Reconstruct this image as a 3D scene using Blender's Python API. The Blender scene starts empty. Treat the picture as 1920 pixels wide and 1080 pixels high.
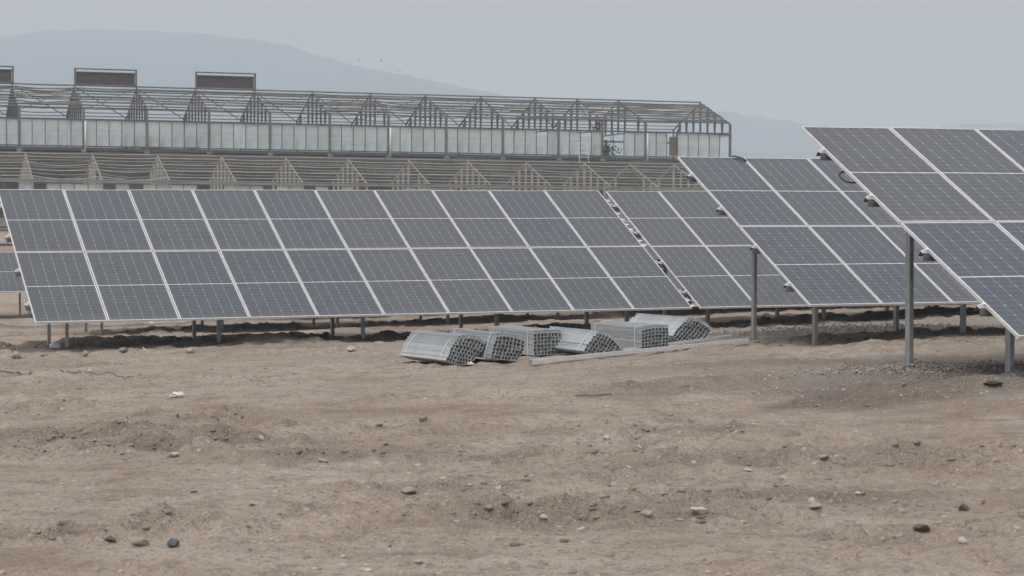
import bpy, bmesh, math, random
import numpy as np
from mathutils import Vector, Matrix

C = bpy.context.scene.collection
SC = bpy.context.scene
R = math.radians
rng = random.Random(7)

# ------------------------------------------------------------------ camera
CAMZ = 1.6                      # lens height; all heights below are absolute
F = 3837.4                      # focal length in pixels of the 1920 wide frame
PITCH = math.atan(120 / F)
AZ = 0.38293                    # direction of the panel rows
cd = bpy.data.cameras.new('camera')
cam = bpy.data.objects.new('camera', cd)
C.objects.link(cam)
cam.location = (0, 0, CAMZ)
cam.rotation_euler = (math.pi / 2 - PITCH, 0, 0)
cd.sensor_width = 36
cd.lens = 36 * F / 1920
cd.clip_start = .1
cd.clip_end = 20000
cd.dof.use_dof = True
cd.dof.focus_distance = 31
cd.dof.aperture_fstop = 8
SC.camera = cam

# ------------------------------------------------------------------ light
SUN_EL, SUN_AZ = R(60), R(-152)     # sun veiled by cloud, high over the left shoulder
wd = bpy.data.worlds.new('World')
SC.world = wd
wd.use_nodes = True
nt = wd.node_tree
nt.nodes.clear()
out = nt.nodes.new('ShaderNodeOutputWorld')
bg = nt.nodes.new('ShaderNodeBackground')
sky = nt.nodes.new('ShaderNodeTexSky')
sky.sky_type = 'NISHITA'
sky.sun_disc = False
sky.sun_elevation = SUN_EL
sky.sun_rotation = SUN_AZ
sky.air_density = 1.0
sky.dust_density = 4.0
sky.ozone_density = 1.0
hs = nt.nodes.new('ShaderNodeHueSaturation')
hs.inputs['Saturation'].default_value = .16
mx = nt.nodes.new('ShaderNodeMixRGB')
mx.inputs['Fac'].default_value = .68
mx.inputs['Color2'].default_value = (4.58, 4.23, 4.34, 1)      # even overcast layer
nt.links.new(sky.outputs[0], hs.inputs['Color'])
nt.links.new(hs.outputs[0], mx.inputs['Color1'])
wtc = nt.nodes.new('ShaderNodeTexCoord')
wsep = nt.nodes.new('ShaderNodeSeparateXYZ')
nt.links.new(wtc.outputs['Generated'], wsep.inputs[0])
wz = nt.nodes.new('ShaderNodeMath'); wz.operation = 'MAXIMUM'; wz.inputs[1].default_value = 0
nt.links.new(wsep.outputs[2], wz.inputs[0])
wma = nt.nodes.new('ShaderNodeMath'); wma.operation = 'MULTIPLY_ADD'
wma.inputs[1].default_value = 1.05; wma.inputs[2].default_value = .50
nt.links.new(wz.outputs[0], wma.inputs[0])
wmul = nt.nodes.new('ShaderNodeVectorMath'); wmul.operation = 'SCALE'
nt.links.new(mx.outputs[0], wmul.inputs[0]); nt.links.new(wma.outputs[0], wmul.inputs['Scale'])
nt.links.new(wmul.outputs[0], bg.inputs['Color'])
bg.inputs['Strength'].default_value = .13
nt.links.new(bg.outputs[0], out.inputs[0])

ld = bpy.data.lights.new('sun', 'SUN')
ld.energy = 1.0
ld.angle = R(28)
ld.color = (1, .95, .88)
sun = bpy.data.objects.new('sun', ld)
C.objects.link(sun)
sdir = Vector((math.sin(SUN_AZ) * math.cos(SUN_EL), math.cos(SUN_AZ) * math.cos(SUN_EL), math.sin(SUN_EL)))
sun.rotation_euler = (-sdir).to_track_quat('-Z', 'Y').to_euler()
sun.location = (-20, -20, 40)

SC.view_settings.view_transform = 'Standard'
SC.view_settings.look = 'None'
SC.view_settings.exposure = 0.40
SC.view_settings.gamma = 1
SC.render.engine = 'CYCLES'
SC.cycles.use_denoising = True
SC.cycles.max_bounces = 6
SC.cycles.volume_bounces = 1
SC.cycles.transparent_max_bounces = 12

# ------------------------------------------------------------------ helpers
A2 = np.array([math.cos(AZ), math.sin(AZ)])
H2 = np.array([-math.sin(AZ), math.cos(AZ)])


def st(s, t):
    """row coordinates (along the rows, across them) to world x, y"""
    return s * A2[0] + t * H2[0], s * A2[1] + t * H2[1]


def vhash(i, j, seed):
    n = (i.astype(np.int64) * 374761393 + j.astype(np.int64) * 668265263 + seed * 982451653) & 0x7fffffff
    n = ((n ^ (n >> 13)) * 1274126177) & 0x7fffffff
    n = n ^ (n >> 16)
    return (n & 0xffff) / 65535.0


def vnoise(x, y, seed=0):
    x = np.asarray(x, float); y = np.asarray(y, float)
    i = np.floor(x); j = np.floor(y)
    fx = x - i; fy = y - j
    fx = fx * fx * fx * (fx * (fx * 6 - 15) + 10); fy = fy * fy * fy * (fy * (fy * 6 - 15) + 10)
    i = i.astype(np.int64); j = j.astype(np.int64)
    a = vhash(i, j, seed); b = vhash(i + 1, j, seed); c = vhash(i, j + 1, seed); d = vhash(i + 1, j + 1, seed)
    return (a * (1 - fx) + b * fx) * (1 - fy) + (c * (1 - fx) + d * fx) * fy - .5


def fbm(x, y, n, seed=0, gain=.5):
    v = 0; a = 1
    for k in range(n):
        v = v + a * vnoise(x * 2 ** k, y * 2 ** k, seed + k * 17)
        a *= gain
    return v


def sstep(a, b, x):
    q = np.clip((np.asarray(x, float) - a) / (b - a), 0, 1)
    return q * q * (3 - 2 * q)


GA = R(18.0)                   # direction of the glasshouses
KW = math.tan(GA - AZ)
_gx, _gy = -31.07, 129.24      # first front post of the upper glasshouse
GS0, GT0 = _gx * A2[0] + _gy * A2[1], _gx * H2[0] + _gy * H2[1]


def warp(s, t):
    return KW * (np.clip(s, -60, 120) - GS0) * sstep(66, 112, t)


def plane(s, t):
    """smooth lie of the land, absolute height"""
    s = np.asarray(s, float); t = np.asarray(t, float)
    sc = 14 + 26 * np.tanh((s - 14) / 26)
    tc = np.where(t > 48, 48 + 10 * np.tanh((t - 48) / 10), np.where(t < 4, 4, t))
    z = CAMZ - 1.279 + .0176 * sc - .0276 * tc
    tq = t - warp(s, t)
    z = z + sstep(66, 112, t) * (1.15 - z) + sstep(GT0 - .45, GT0 - .15, tq) * 4.5
    return z


def rows(t):
    return [t0 for t0 in (16.0, 24.37, 32.6, 40.95, 49.3, 57.65) if t0 - 2 < t < t0 + 6]


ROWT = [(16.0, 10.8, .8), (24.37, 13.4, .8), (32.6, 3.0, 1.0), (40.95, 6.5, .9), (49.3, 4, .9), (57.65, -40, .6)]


HOLES = []
PATCH = []


def zones(s, t):
    """masks: disturbed dark soil along the post lines, grey crushed stone, brown earth"""
    s = np.asarray(s, float); t = np.asarray(t, float)
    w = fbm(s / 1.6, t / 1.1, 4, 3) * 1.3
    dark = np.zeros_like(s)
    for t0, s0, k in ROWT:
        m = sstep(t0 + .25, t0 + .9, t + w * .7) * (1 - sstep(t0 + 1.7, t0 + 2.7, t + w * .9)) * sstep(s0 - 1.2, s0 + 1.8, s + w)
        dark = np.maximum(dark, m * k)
    g1 = sstep(7.0, 12, s + w * 2) * sstep(22.5, 28.5, t + w * 2.5) * (1 - sstep(32.4, 33.4, t + w))
    g2 = sstep(9.0, 11.0, s + w) * sstep(14.6, 16.2, t + w * 1.5) * (1 - sstep(21.2, 23.0, t + w))
    g3 = sstep(16, 18, s + w) * sstep(25.5, 26.5, t + w) * (1 - sstep(31, 33, t + w)) * .9
    grey = np.clip(np.maximum(np.maximum(g1, g2), g3), 0, 1) * (.55 + .9 * (fbm(s / .8, t / .5, 3, 31) + .25).clip(0, 1))
    brown = sstep(.02, .45, fbm(s / 2.6 + 9, t / 1.5, 4, 41)) * (1 - grey)
    for (hs_, ht, L, Wd, dep, rot) in HOLES:            # freshly turned earth is browner
        m = (np.abs(s - hs_) < 3) & (np.abs(t - ht) < 3)
        if m.any():
            ds = s[m] - hs_; dt = t[m] - ht
            u = ds * math.cos(rot) + dt * math.sin(rot); v = -ds * math.sin(rot) + dt * math.cos(rot)
            e = (u / L / 1.5) ** 2 + (v / Wd / 1.6) ** 2
            k = np.exp(-e) * (.75 + 1.2 * w[m]).clip(0, 1)
            brown[m] = np.maximum(brown[m], k); dark[m] = np.maximum(dark[m], .5 * k)
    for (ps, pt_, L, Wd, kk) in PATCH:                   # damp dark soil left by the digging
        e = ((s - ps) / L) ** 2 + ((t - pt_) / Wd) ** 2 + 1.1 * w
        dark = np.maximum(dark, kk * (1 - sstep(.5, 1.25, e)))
    return dark, grey, brown


# dug ruts and hollows, (s, t, half length, half width, depth, turn) found on the ground of the photo
def at_plane(x, y, dz=0.0):
    """where the line of sight through a pixel of the 1920 x 1080 photo meets the ground"""
    c, sn = math.cos(PITCH), math.sin(PITCH)
    u, v = (x - 960) / F, (540 - y) / F
    d = np.array([u, c + sn * v, -sn + c * v])
    lo, hi = 5.0, 140.0
    k = 6.0
    while k < 140:
        P = d * k
        s = P[0] * A2[0] + P[1] * A2[1]; t = P[0] * H2[0] + P[1] * H2[1]
        if P[2] + CAMZ < float(plane(s, t)) + dz:
            break
        k += .02
    return s, t


for (px, py, L, Wd, dep, rot) in [(270, 848, .8, .28, .11, .1), (60, 838, .6, .25, .08, .1), (210, 830, .7, .2, -.05, .1), (330, 790, .55, .12, .05, .05), (120, 815, 1.1, .16, .06, .2), (20, 775, .5, .3, .09, 0), (640, 860, .5, .2, .05, .1), (1115, 855, .7, .2, .045, .1), (1500, 930, .6, .25, .05, .1), (1790, 990, .5, .22, .07, .1), (1000, 970, .5, .2, .05, .1), (930, 912, .5, .12, .05, 0), (250, 1012, .35, .12, .06, .1), (1240, 815, .9, .22, .045, .1), (1880, 850, .9, .3, .06, .1), (1560, 870, .6, .2, .05, 0), (1200, 958, .5, .15, .05, 0), (1480, 865, .9, .3, .05, .1), (30, 1030, .3, .1, .05, 0)]:
    HOLES.append((*at_plane(px, py), L, Wd, dep, rot - AZ))


PATCH += [(*at_plane(px, py), L, Wd, k) for px, py, L, Wd, k in [(1790, 728, 2.6, 1.5, .75), (1540, 722, 2.2, 1.0, .45), (1720, 634, 2.6, .8, .8), (1330, 690, 1.8, .8, .3), (330, 648, 3.4, 1.1, 1.0), (640, 640, 3.5, 1.2, 1.0)]]
TRACKS = [(*at_plane(*a_), *at_plane(*b_), w_) for a_, b_, w_ in [((-60, 772), (330, 868), .16), ((40, 742), (520, 806), .15), ((640, 880), (1330, 838), .16), ((1180, 940), (1990, 985), .17), ((560, 760), (1180, 735), .16), ((1250, 850), (1960, 872), .16), ((-40, 985), (560, 1022), .15)]]


def ground_z(s, t, fine=True):
    s = np.asarray(s, float); t = np.asarray(t, float)
    z = plane(s, t)
    far = 1 - sstep(60, 110, t)
    dark, grey, brown = zones(s, t)
    z = z + far * (.10 * fbm(s / 5.5, t / 3.2, 3, 71) + .035 * fbm(s / 1.1, t / .7, 3, 5))
    rough = .45 + 1.3 * sstep(-.05, .35, fbm(s / 2.2, t / 1.4, 3, 61)) + .8 * dark
    z = z + far * rough * (.050 * np.abs(fbm(s / .42, t / .34, 3, 13)) + .026 * fbm(s / .15, t / .12, 3, 19))
    z = z + far * dark * (.24 * np.clip(fbm(s / .9, t / .55, 3, 23) + .05, 0, 1) + .03)
    for (s1, t1, s2, t2, wd) in TRACKS:
        L = math.hypot(s2 - s1, t2 - t1); du, dv = (s2 - s1) / L, (t2 - t1) / L
        a = (s - s1) * du + (t - t1) * dv; b = -(s - s1) * dv + (t - t1) * du
        b = b + .12 * np.sin(a * .9) + .25 * vnoise(a / 2, a * 0, 5)
        k = np.exp(-(b / wd) ** 4) * sstep(0, .8, a) * (1 - sstep(L - .8, L, a)) * sstep(-.25, .2, vnoise(a / .8, a * 0, 7) + .1)
        lug = np.sin((a + np.abs(b) * .9) * 2 * math.pi / .19)
        z = z + k * (-.035 + .016 * lug) + .025 * np.exp(-((np.abs(b) - wd * 1.25) / (wd * .3)) ** 2) * sstep(0, .8, a) * (1 - sstep(L - .8, L, a))
    for (hs_, ht, L, Wd, dep, rot) in HOLES:
        m = (np.abs(s - hs_) < 2.4) & (np.abs(t - ht) < 2.4)
        if m.any():
            q = np.array(z[m]); ds = s[m] - hs_; dt = t[m] - ht
            wob = fbm(s[m] / .25, t[m] / .25, 3, 91)
            u = ds * math.cos(rot) + dt * math.sin(rot); v = -ds * math.sin(rot) + dt * math.cos(rot) + .35 * wob * Wd
            e = (u / L) ** 2 + (v / Wd) ** 2
            dep = dep * (1.7 if hs_ < 4.2 and dep > .045 else 1.15)
            q += (.06 if hs_ < 4.2 else .035) * np.abs(wob) * np.exp(-e / 2.2)
            q += -dep * np.exp(-e ** 1.5) * (1 + wob) + .45 * abs(dep) * np.exp(-((np.sqrt(e) - 1.35) / .35) ** 2) * (.6 + 1.6 * wob).clip(0, 2)
            z[m] = q
    return z


_K = 6.0 * (140 / 6.0) ** np.linspace(0, 1, 4000)


def at_px(x, y):
    """the same on the finished ground with its hollows and clods"""
    c, sn = math.cos(PITCH), math.sin(PITCH)
    u, v = (x - 960) / F, (540 - y) / F
    X = _K * u; Y = _K * (c + sn * v); Z = _K * (-sn + c * v) + CAMZ
    s = X * A2[0] + Y * A2[1]; t = X * H2[0] + Y * H2[1]
    i = int(np.argmax(ground_z(s, t) > Z))
    return float(s[i]), float(t[i])


def gz(x, y):
    s = x * A2[0] + y * A2[1]; t = x * H2[0] + y * H2[1]
    return float(ground_z(np.array([s]), np.array([t]))[0])


def gz_st(s, t):
    return float(ground_z(np.array([s]), np.array([t]))[0])


class MB:
    def __init__(self):
        self.v = []; self.f = []

    def add(self, vs, fs):
        n = len(self.v)
        self.v.extend([tuple(p) for p in vs]); self.f.extend([tuple(i + n for i in q) for q in fs])
        return self

    def box(self, c, d, m=None):
        vs = [Vector((c[0] + sx * d[0] / 2, c[1] + sy * d[1] / 2, c[2] + sz * d[2] / 2)) for sx in (-1, 1) for sy in (-1, 1) for sz in (-1, 1)]
        if m is not None: vs = [m @ p for p in vs]
        return self.add(vs, [(0, 1, 3, 2), (4, 6, 7, 5), (0, 4, 5, 1), (2, 3, 7, 6), (0, 2, 6, 4), (1, 5, 7, 3)])

    def bar(self, p, q, w, h, up=(0, 0, 1), w2=None):
        p = Vector(p); q = Vector(q); d = (q - p).normalized()
        x = d.cross(Vector(up))
        if x.length < 1e-4: x = d.cross(Vector((1, 0, 0)))
        x.normalize(); y = x.cross(d).normalized()
        vs = []
        for o, ww in ((p, w), (q, w2 or w)):
            for a, b in ((-1, -1), (1, -1), (1, 1), (-1, 1)):
                vs.append(o + x * a * ww / 2 + y * b * h / 2)
        return self.add(vs, [(3, 2, 1, 0), (4, 5, 6, 7), (0, 1, 5, 4), (1, 2, 6, 5), (2, 3, 7, 6), (3, 0, 4, 7)])

    def prism(self, poly, p, q, xdir, closed=True):
        """extrude an open or closed section (2d points) from p to q; xdir is the section's x axis"""
        p = Vector(p); q = Vector(q); d = (q - p).normalized(); x = Vector(xdir).normalized()
        x = (x - d * x.dot(d)).normalized(); y = d.cross(x)
        n = len(poly)
        vs = [o + x * a + y * b for o in (p, q) for a, b in poly]
        fs = [(i, (i + 1) % n, n + (i + 1) % n, n + i) for i in range(n)]
        self.add(vs, fs)
        if closed: self.add(vs, [tuple(range(n - 1, -1, -1)), tuple(range(n, 2 * n))])
        return self

    def tube(self, pts, r, n=6):
        pts = [Vector(p) for p in pts]
        vs = []; fs = []
        for i, p in enumerate(pts):
            d = (pts[min(i + 1, len(pts) - 1)] - pts[max(i - 1, 0)]).normalized()
            x = d.cross(Vector((0, 0, 1)))
            if x.length < 1e-3: x = d.cross(Vector((1, 0, 0)))
            x.normalize(); y = x.cross(d)
            rr = r[i] if isinstance(r, (list, tuple)) else r
            for k in range(n):
                a = 2 * math.pi * k / n
                vs.append(p + x * math.cos(a) * rr + y * math.sin(a) * rr)
            if i:
                for k in range(n):
                    fs.append(((i - 1) * n + k, (i - 1) * n + (k + 1) % n, i * n + (k + 1) % n, i * n + k))
        fs.append(tuple(range(n - 1, -1, -1))); fs.append(tuple(range((len(pts) - 1) * n, len(pts) * n)))
        return self.add(vs, fs)

    def mesh(self, name, mat, smooth=False):
        me = bpy.data.meshes.new(name)
        me.from_pydata(self.v, [], self.f)
        me.update()
        bm = bmesh.new(); bm.from_mesh(me)
        bmesh.ops.recalc_face_normals(bm, faces=bm.faces)
        bm.to_mesh(me); bm.free()
        if mat: me.materials.append(mat)
        if smooth:
            for p_ in me.polygons: p_.use_smooth = True
        return me

    def build(self, name, mat, parent=None, smooth=False):
        return link(name, self.mesh(name, mat, smooth), parent)


def link(name, me, parent=None, loc=None, rot=None):
    o = bpy.data.objects.new(name, me)
    C.objects.link(o)
    if parent: o.parent = parent
    if loc is not None: o.location = loc
    if rot is not None: o.rotation_euler = rot
    return o


def tag(o, label, cat, group=None):
    o['label'] = label; o['category'] = cat
    if group: o['group'] = group
    return o


def thing(name, label, cat, loc, rot=(0, 0, 0), group=None):
    o = bpy.data.objects.new(name, None)
    C.objects.link(o)
    o.location = loc; o.rotation_euler = rot
    o.empty_display_size = .2
    return tag(o, label, cat, group)


# ------------------------------------------------------------------ materials
class NG:
    """small wrapper for node graphs"""
    def __init__(self, name):
        self.m = bpy.data.materials.new(name); self.m.use_nodes = True
        self.t = self.m.node_tree; self.t.nodes.clear()
        self.out = self.t.nodes.new('ShaderNodeOutputMaterial')
        self.b = self.t.nodes.new('ShaderNodeBsdfPrincipled')
        self.t.links.new(self.b.outputs[0], self.out.inputs[0])
        self.tc = self.t.nodes.new('ShaderNodeTexCoord')

    def l(self, a, b): self.t.links.new(a, b)

    def inp(self, sock, v):
        if hasattr(v, 'is_output'): self.l(v, sock)
        else: sock.default_value = v

    def math(self, op, a, b=0.0, c=None):
        n = self.t.nodes.new('ShaderNodeMath'); n.operation = op
        self.inp(n.inputs[0], a); self.inp(n.inputs[1], b)
        if c is not None: self.inp(n.inputs[2], c)
        return n.outputs[0]

    def mix(self, f, a, b, mode='MIX'):
        n = self.t.nodes.new('ShaderNodeMixRGB'); n.blend_type = mode
        self.inp(n.inputs[0], f)
        for i, v in ((1, a), (2, b)):
            if hasattr(v, 'is_output'): self.l(v, n.inputs[i])
            else: n.inputs[i].default_value = (*v, 1)
        return n.outputs[0]

    def noise(self, scale, detail=4, rough=.6, vec=None, stretch=None):
        n = self.t.nodes.new('ShaderNodeTexNoise')
        n.inputs['Scale'].default_value = scale; n.inputs['Detail'].default_value = detail; n.inputs['Roughness'].default_value = rough
        v = vec or self.tc.outputs['Object']
        if stretch:
            mp = self.t.nodes.new('ShaderNodeMapping'); mp.inputs['Scale'].default_value = stretch
            self.l(v, mp.inputs[0]); v = mp.outputs[0]
        self.l(v, n.inputs['Vector'])
        return n.outputs['Fac']

    def ramp(self, f, stops):
        n = self.t.nodes.new('ShaderNodeValToRGB')
        e = n.color_ramp.elements
        while len(e) < len(stops): e.new(.5)
        for i, (p_, c_) in enumerate(stops):
            e[i].position = p_; e[i].color = (*c_, 1) if isinstance(c_, tuple) else (c_, c_, c_, 1)
        self.l(f, n.inputs[0])
        return n.outputs[0]

    def attr(self, name):
        n = self.t.nodes.new('ShaderNodeAttribute'); n.attribute_name = name
        return n

    def rand(self):
        return self.t.nodes.new('ShaderNodeObjectInfo').outputs['Random']

    def bump(self, h, strength, dist):
        n = self.t.nodes.new('ShaderNodeBump'); n.inputs['Strength'].default_value = strength; n.inputs['Distance'].default_value = dist
        self.l(h, n.inputs['Height']); self.l(n.outputs[0], self.b.inputs['Normal'])

    def set(self, col=None, rough=None, metal=None, spec=None):
        if col is not None:
            if hasattr(col, 'is_output'): self.l(col, self.b.inputs['Base Color'])
            else: self.b.inputs['Base Color'].default_value = (*col, 1)
        if rough is not None: self.inp(self.b.inputs['Roughness'], rough)
        if metal is not None: self.inp(self.b.inputs['Metallic'], metal)
        if spec is not None: self.b.inputs['Specular IOR Level'].default_value = spec
        return self.m


def weathered(name, c1, c2, scale, rough, metal=0.0, spec=.5, stretch=None, bump=0.0):
    g = NG(name)
    n = g.noise(scale, 5, .65, stretch=stretch)
    col = g.mix(g.ramp(n, [(.3, 0.0), (.7, 1.0)]), c1, c2)
    g.set(col, rough, metal, spec)
    if bump: g.bump(n, bump, .01)
    return g.m


M = {}
M['aluminium'] = weathered('aluminium', (.70, .71, .72), (.80, .81, .82), 6, .45, .25)
M['galvanised'] = weathered('galvanised', (.25, .268, .275), (.43, .448, .455), 5, .55, .4)
M['galvanised_dull'] = weathered('galvanised_dull', (.15, .157, .155), (.22, .225, .22), 5, .65, .3)
M['channel'] = weathered('channel', (.40, .435, .455), (.56, .595, .61), 5, .45, .4, stretch=(8, 1, 8))
M['purlin'] = weathered('purlin', (.16, .165, .165), (.24, .245, .245), 8, .6, .35)
M['cable'] = weathered('cable', (.012, .012, .013), (.02, .02, .02), 20, .5)
M['strap'] = weathered('strap', (.62, .64, .64), (.74, .75, .75), 10, .4)
M['plastic_white'] = weathered('plastic_white', (.60, .60, .58), (.72, .72, .70), 30, .45)
M['plastic_blue'] = weathered('plastic_blue', (.40, .47, .50), (.55, .61, .63), 14, .35)
M['plastic_black'] = weathered('plastic_black', (.02, .02, .02), (.035, .033, .03), 20, .6)
M['hose'] = weathered('hose', (.10, .15, .10), (.16, .20, .14), 9, .6)
M['wood'] = weathered('wood', (.12, .10, .08), (.20, .17, .14), 20, .9)
M['steel_old'] = weathered('steel_old', (.12, .12, .112), (.20, .196, .182), 1.4, .75, .15)
M['steel_dark'] = weathered('steel_dark', (.09, .093, .095), (.15, .152, .15), 1.1, .7, .2)
M['steel_pale'] = weathered('steel_pale', (.27, .265, .24), (.40, .39, .355), 1.6, .75)
M['wood_pale'] = weathered('wood_pale', (.18, .172, .152), (.28, .268, .24), 1.2, .85)
M['lath_pale'] = weathered('lath_pale', (.29, .283, .26), (.42, .41, .375), 1.6, .8)
M['pipe_white'] = weathered('pipe_white', (.6, .61, .61), (.72, .72, .72), 3, .5)
M['vent_panel'] = weathered('vent_panel', (.06, .046, .046), (.105, .083, .078), 1.3, .8, stretch=(.4, 1, 7))
M['rust'] = weathered('rust', (.13, .085, .06), (.20, .17, .15), 1.2, .8)
M['concrete'] = weathered('concrete', (.20, .19, .175), (.30, .285, .26), .8, .9, bump=.3)
M['bank'] = weathered('bank', (.05, .05, .048), (.105, .102, .096), .55, .95, stretch=(1, 1, 3), bump=.4)
M['bush'] = weathered('bush', (.03, .045, .022), (.06, .08, .04), 5, .8)


def panel_material():
    g = NG('solar_cells')
    sep = g.t.nodes.new('ShaderNodeSeparateXYZ'); g.l(g.tc.outputs['Object'], sep.inputs[0])
    x, y = sep.outputs[0], sep.outputs[1]
    cw = (1.134 - .044) / 6
    ch = (2.278 - .044 - .016) / 24

    def dist(v, off, step):
        q = g.math('DIVIDE', g.math('SUBTRACT', v, off), step)
        fr = g.math('FRACT', q)
        return g.math('MULTIPLY', g.math('MINIMUM', fr, g.math('SUBTRACT', 1.0, fr)), step)
    dx = dist(x, .022, cw)
    y2 = g.math('ABSOLUTE', g.math('SUBTRACT', y, 1.139))       # distance from the middle line
    yh = g.math('SUBTRACT', y2, .008)
    dy = dist(yh, 0.0, ch)
    dy2 = dist(yh, 0.0, ch * 2)
    colline = g.math('LESS_THAN', dx, .0024)
    rowline = g.math('LESS_THAN', dy, .0012)
    diamond = g.math('LESS_THAN', g.math('ADD', dx, dy2), .013)
    mid = g.math('LESS_THAN', y2, .0062)
    inx = g.math('MULTIPLY', g.math('GREATER_THAN', x, .02), g.math('LESS_THAN', x, 1.134 - .02))
    iny = g.math('MULTIPLY', g.math('GREATER_THAN', y, .02), g.math('LESS_THAN', y, 2.278 - .02))
    ins = g.math('MULTIPLY', inx, iny)
    bus = dist(x, .022, cw / 10)
    busline = g.math('LESS_THAN', bus, .0005)
    oi = g.t.nodes.new('ShaderNodeObjectInfo'); so = g.t.nodes.new('ShaderNodeSeparateColor'); g.l(oi.outputs['Color'], so.inputs[0]); r = so.outputs[0]
    base = g.ramp(r, [(0.0, (.026, .043, .072)), (.25, (.037, .052, .070)), (.5, (.043, .056, .068)), (.75, (.046, .058, .069)), (1.0, (.050, .061, .069))])
    dust = g.noise(1.7, 5, .65)
    dust2 = g.noise(22, 3, .6, stretch=(1, .35, 1))
    low = g.ramp(y, [(0.0, 1.0), (.16, 0.0)])
    base = g.mix(g.math('MULTIPLY', low, .14), base, (.30, .28, .25))
    base = g.mix(g.math('MULTIPLY', dust, .06), base, (.30, .30, .30))
    base = g.mix(g.math('MULTIPLY', dust2, .04), base, (.30, .30, .30))
    c = g.mix(g.math('MULTIPLY', busline, .16), base, (.45, .46, .47))
    c = g.mix(g.math('MULTIPLY', rowline, .36), c, (.50, .51, .52))
    c = g.mix(g.math('MULTIPLY', colline, .43), c, (.55, .56, .57))
    c = g.mix(g.math('MULTIPLY', diamond, .5), c, (.60, .61, .62))
    c = g.mix(mid, c, (.74, .75, .76))
    c = g.mix(g.math('SUBTRACT', 1.0, ins), c, (.06, .065, .07))
    g.set(c, g.math('ADD', .16, g.math('MULTIPLY', dust, .16)), 0.0, .5)
    g.b.inputs['IOR'].default_value = 1.5
    return g.m


M['cells'] = panel_material()


def ground_material():
    g = NG('dry_earth')
    z = g.attr('zones')
    sep = g.t.nodes.new('ShaderNodeSeparateColor'); g.l(z.outputs['Color'], sep.inputs[0])
    dark, grey, brown = sep.outputs[0], sep.outputs[1], sep.outputs[2]
    P = g.tc.outputs['Object']
    n1 = g.noise(.55, 6, .62, P)
    n2 = g.noise(3.2, 5, .62, P)
    n3 = g.noise(19, 4, .65, P)
    n4 = g.noise(75, 3, .7, P)
    n6 = g.noise(190, 2, .6, P)
    n5 = g.noise(1.0, 5, .7, P, (1.2, 3.5, 1))
    c = g.mix(g.ramp(n1, [(.32, 0.0), (.68, 1.0)]), (.355, .285, .223), (.505, .437, .366))
    c = g.mix(g.math('MULTIPLY', brown, .6), c, (.215, .150, .102))
    c = g.mix(g.math('MULTIPLY', g.ramp(n2, [(.50, 0.0), (.66, 1.0)]), .55), c, (.185, .140, .102))
    c = g.mix(g.math('MULTIPLY', g.ramp(n2, [(.30, 1.0), (.45, 0.0)]), .45), c, (.42, .365, .305))
    gc = g.mix(g.ramp(n3, [(.35, 0.0), (.65, 1.0)]), (.20, .186, .168), (.34, .32, .292))
    c = g.mix(g.math('MULTIPLY', g.ramp(n5, [(.50, 0.0), (.64, 1.0)]), .4), c, (.20, .155, .115))
    c = g.mix(g.math('MULTIPLY', grey, .8), c, gc)
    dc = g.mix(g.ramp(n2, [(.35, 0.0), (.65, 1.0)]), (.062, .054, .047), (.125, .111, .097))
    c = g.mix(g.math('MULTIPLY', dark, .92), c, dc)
    c = g.mix(g.math('MULTIPLY', g.ramp(n3, [(.53, 0.0), (.64, 1.0)]), .62), c, (.145, .112, .085))
    c = g.mix(g.math('MULTIPLY', g.ramp(n4, [(.52, 0.0), (.66, 1.0)]), .45), c, (.16, .125, .095))
    c = g.mix(g.math('MULTIPLY', g.ramp(n4, [(.34, 1.0), (.46, 0.0)]), .35), c, (.52, .46, .40))
    c = g.mix(g.math('MULTIPLY', g.ramp(n6, [(.50, 0.0), (.60, 1.0)]), .35), c, (.13, .10, .078))
    c = g.mix(g.math('MULTIPLY', g.ramp(n6, [(.38, 1.0), (.47, 0.0)]), .30), c, (.56, .50, .44))
    # small pale stones pressed into the dust
    v = g.t.nodes.new('ShaderNodeTexVoronoi'); v.inputs['Scale'].default_value = 15
    g.l(P, v.inputs['Vector'])
    sc = g.t.nodes.new('ShaderNodeSeparateColor'); g.l(v.outputs['Color'], sc.inputs[0])
    stone = g.math('MULTIPLY', g.math('LESS_THAN', v.outputs['Distance'], g.math('MULTIPLY', sc.outputs[0], .34)), g.math('GREATER_THAN', sc.outputs[1], .5))
    tone = g.ramp(sc.outputs[2], [(0.0, (.20, .17, .14)), (.5, (.42, .38, .33)), (1.0, (.60, .56, .51))])
    c = g.mix(g.math('MULTIPLY', stone, .75), c, tone)
    v2 = g.t.nodes.new('ShaderNodeTexVoronoi'); v2.inputs['Scale'].default_value = 42
    g.l(P, v2.inputs['Vector'])
    sc2 = g.t.nodes.new('ShaderNodeSeparateColor'); g.l(v2.outputs['Color'], sc2.inputs[0])
    grit = g.math('MULTIPLY', g.math('LESS_THAN', v2.outputs['Distance'], .3), g.math('GREATER_THAN', sc2.outputs[1], .55))
    c = g.mix(g.math('MULTIPLY', grit, .75), c, g.ramp(sc2.outputs[2], [(0.0, (.12, .095, .075)), (1.0, (.52, .47, .42))]))
    g.set(c, .95, 0.0, .15)
    hgt = g.math('ADD', g.math('MULTIPLY', n2, 1.2), g.math('ADD', g.math('MULTIPLY', n3, .55), g.math('ADD', g.math('MULTIPLY', n4, .2), g.math('MULTIPLY', stone, .22))))
    g.bump(hgt, 1.0, .07)
    return g.m


M['ground'] = ground_material()


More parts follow.
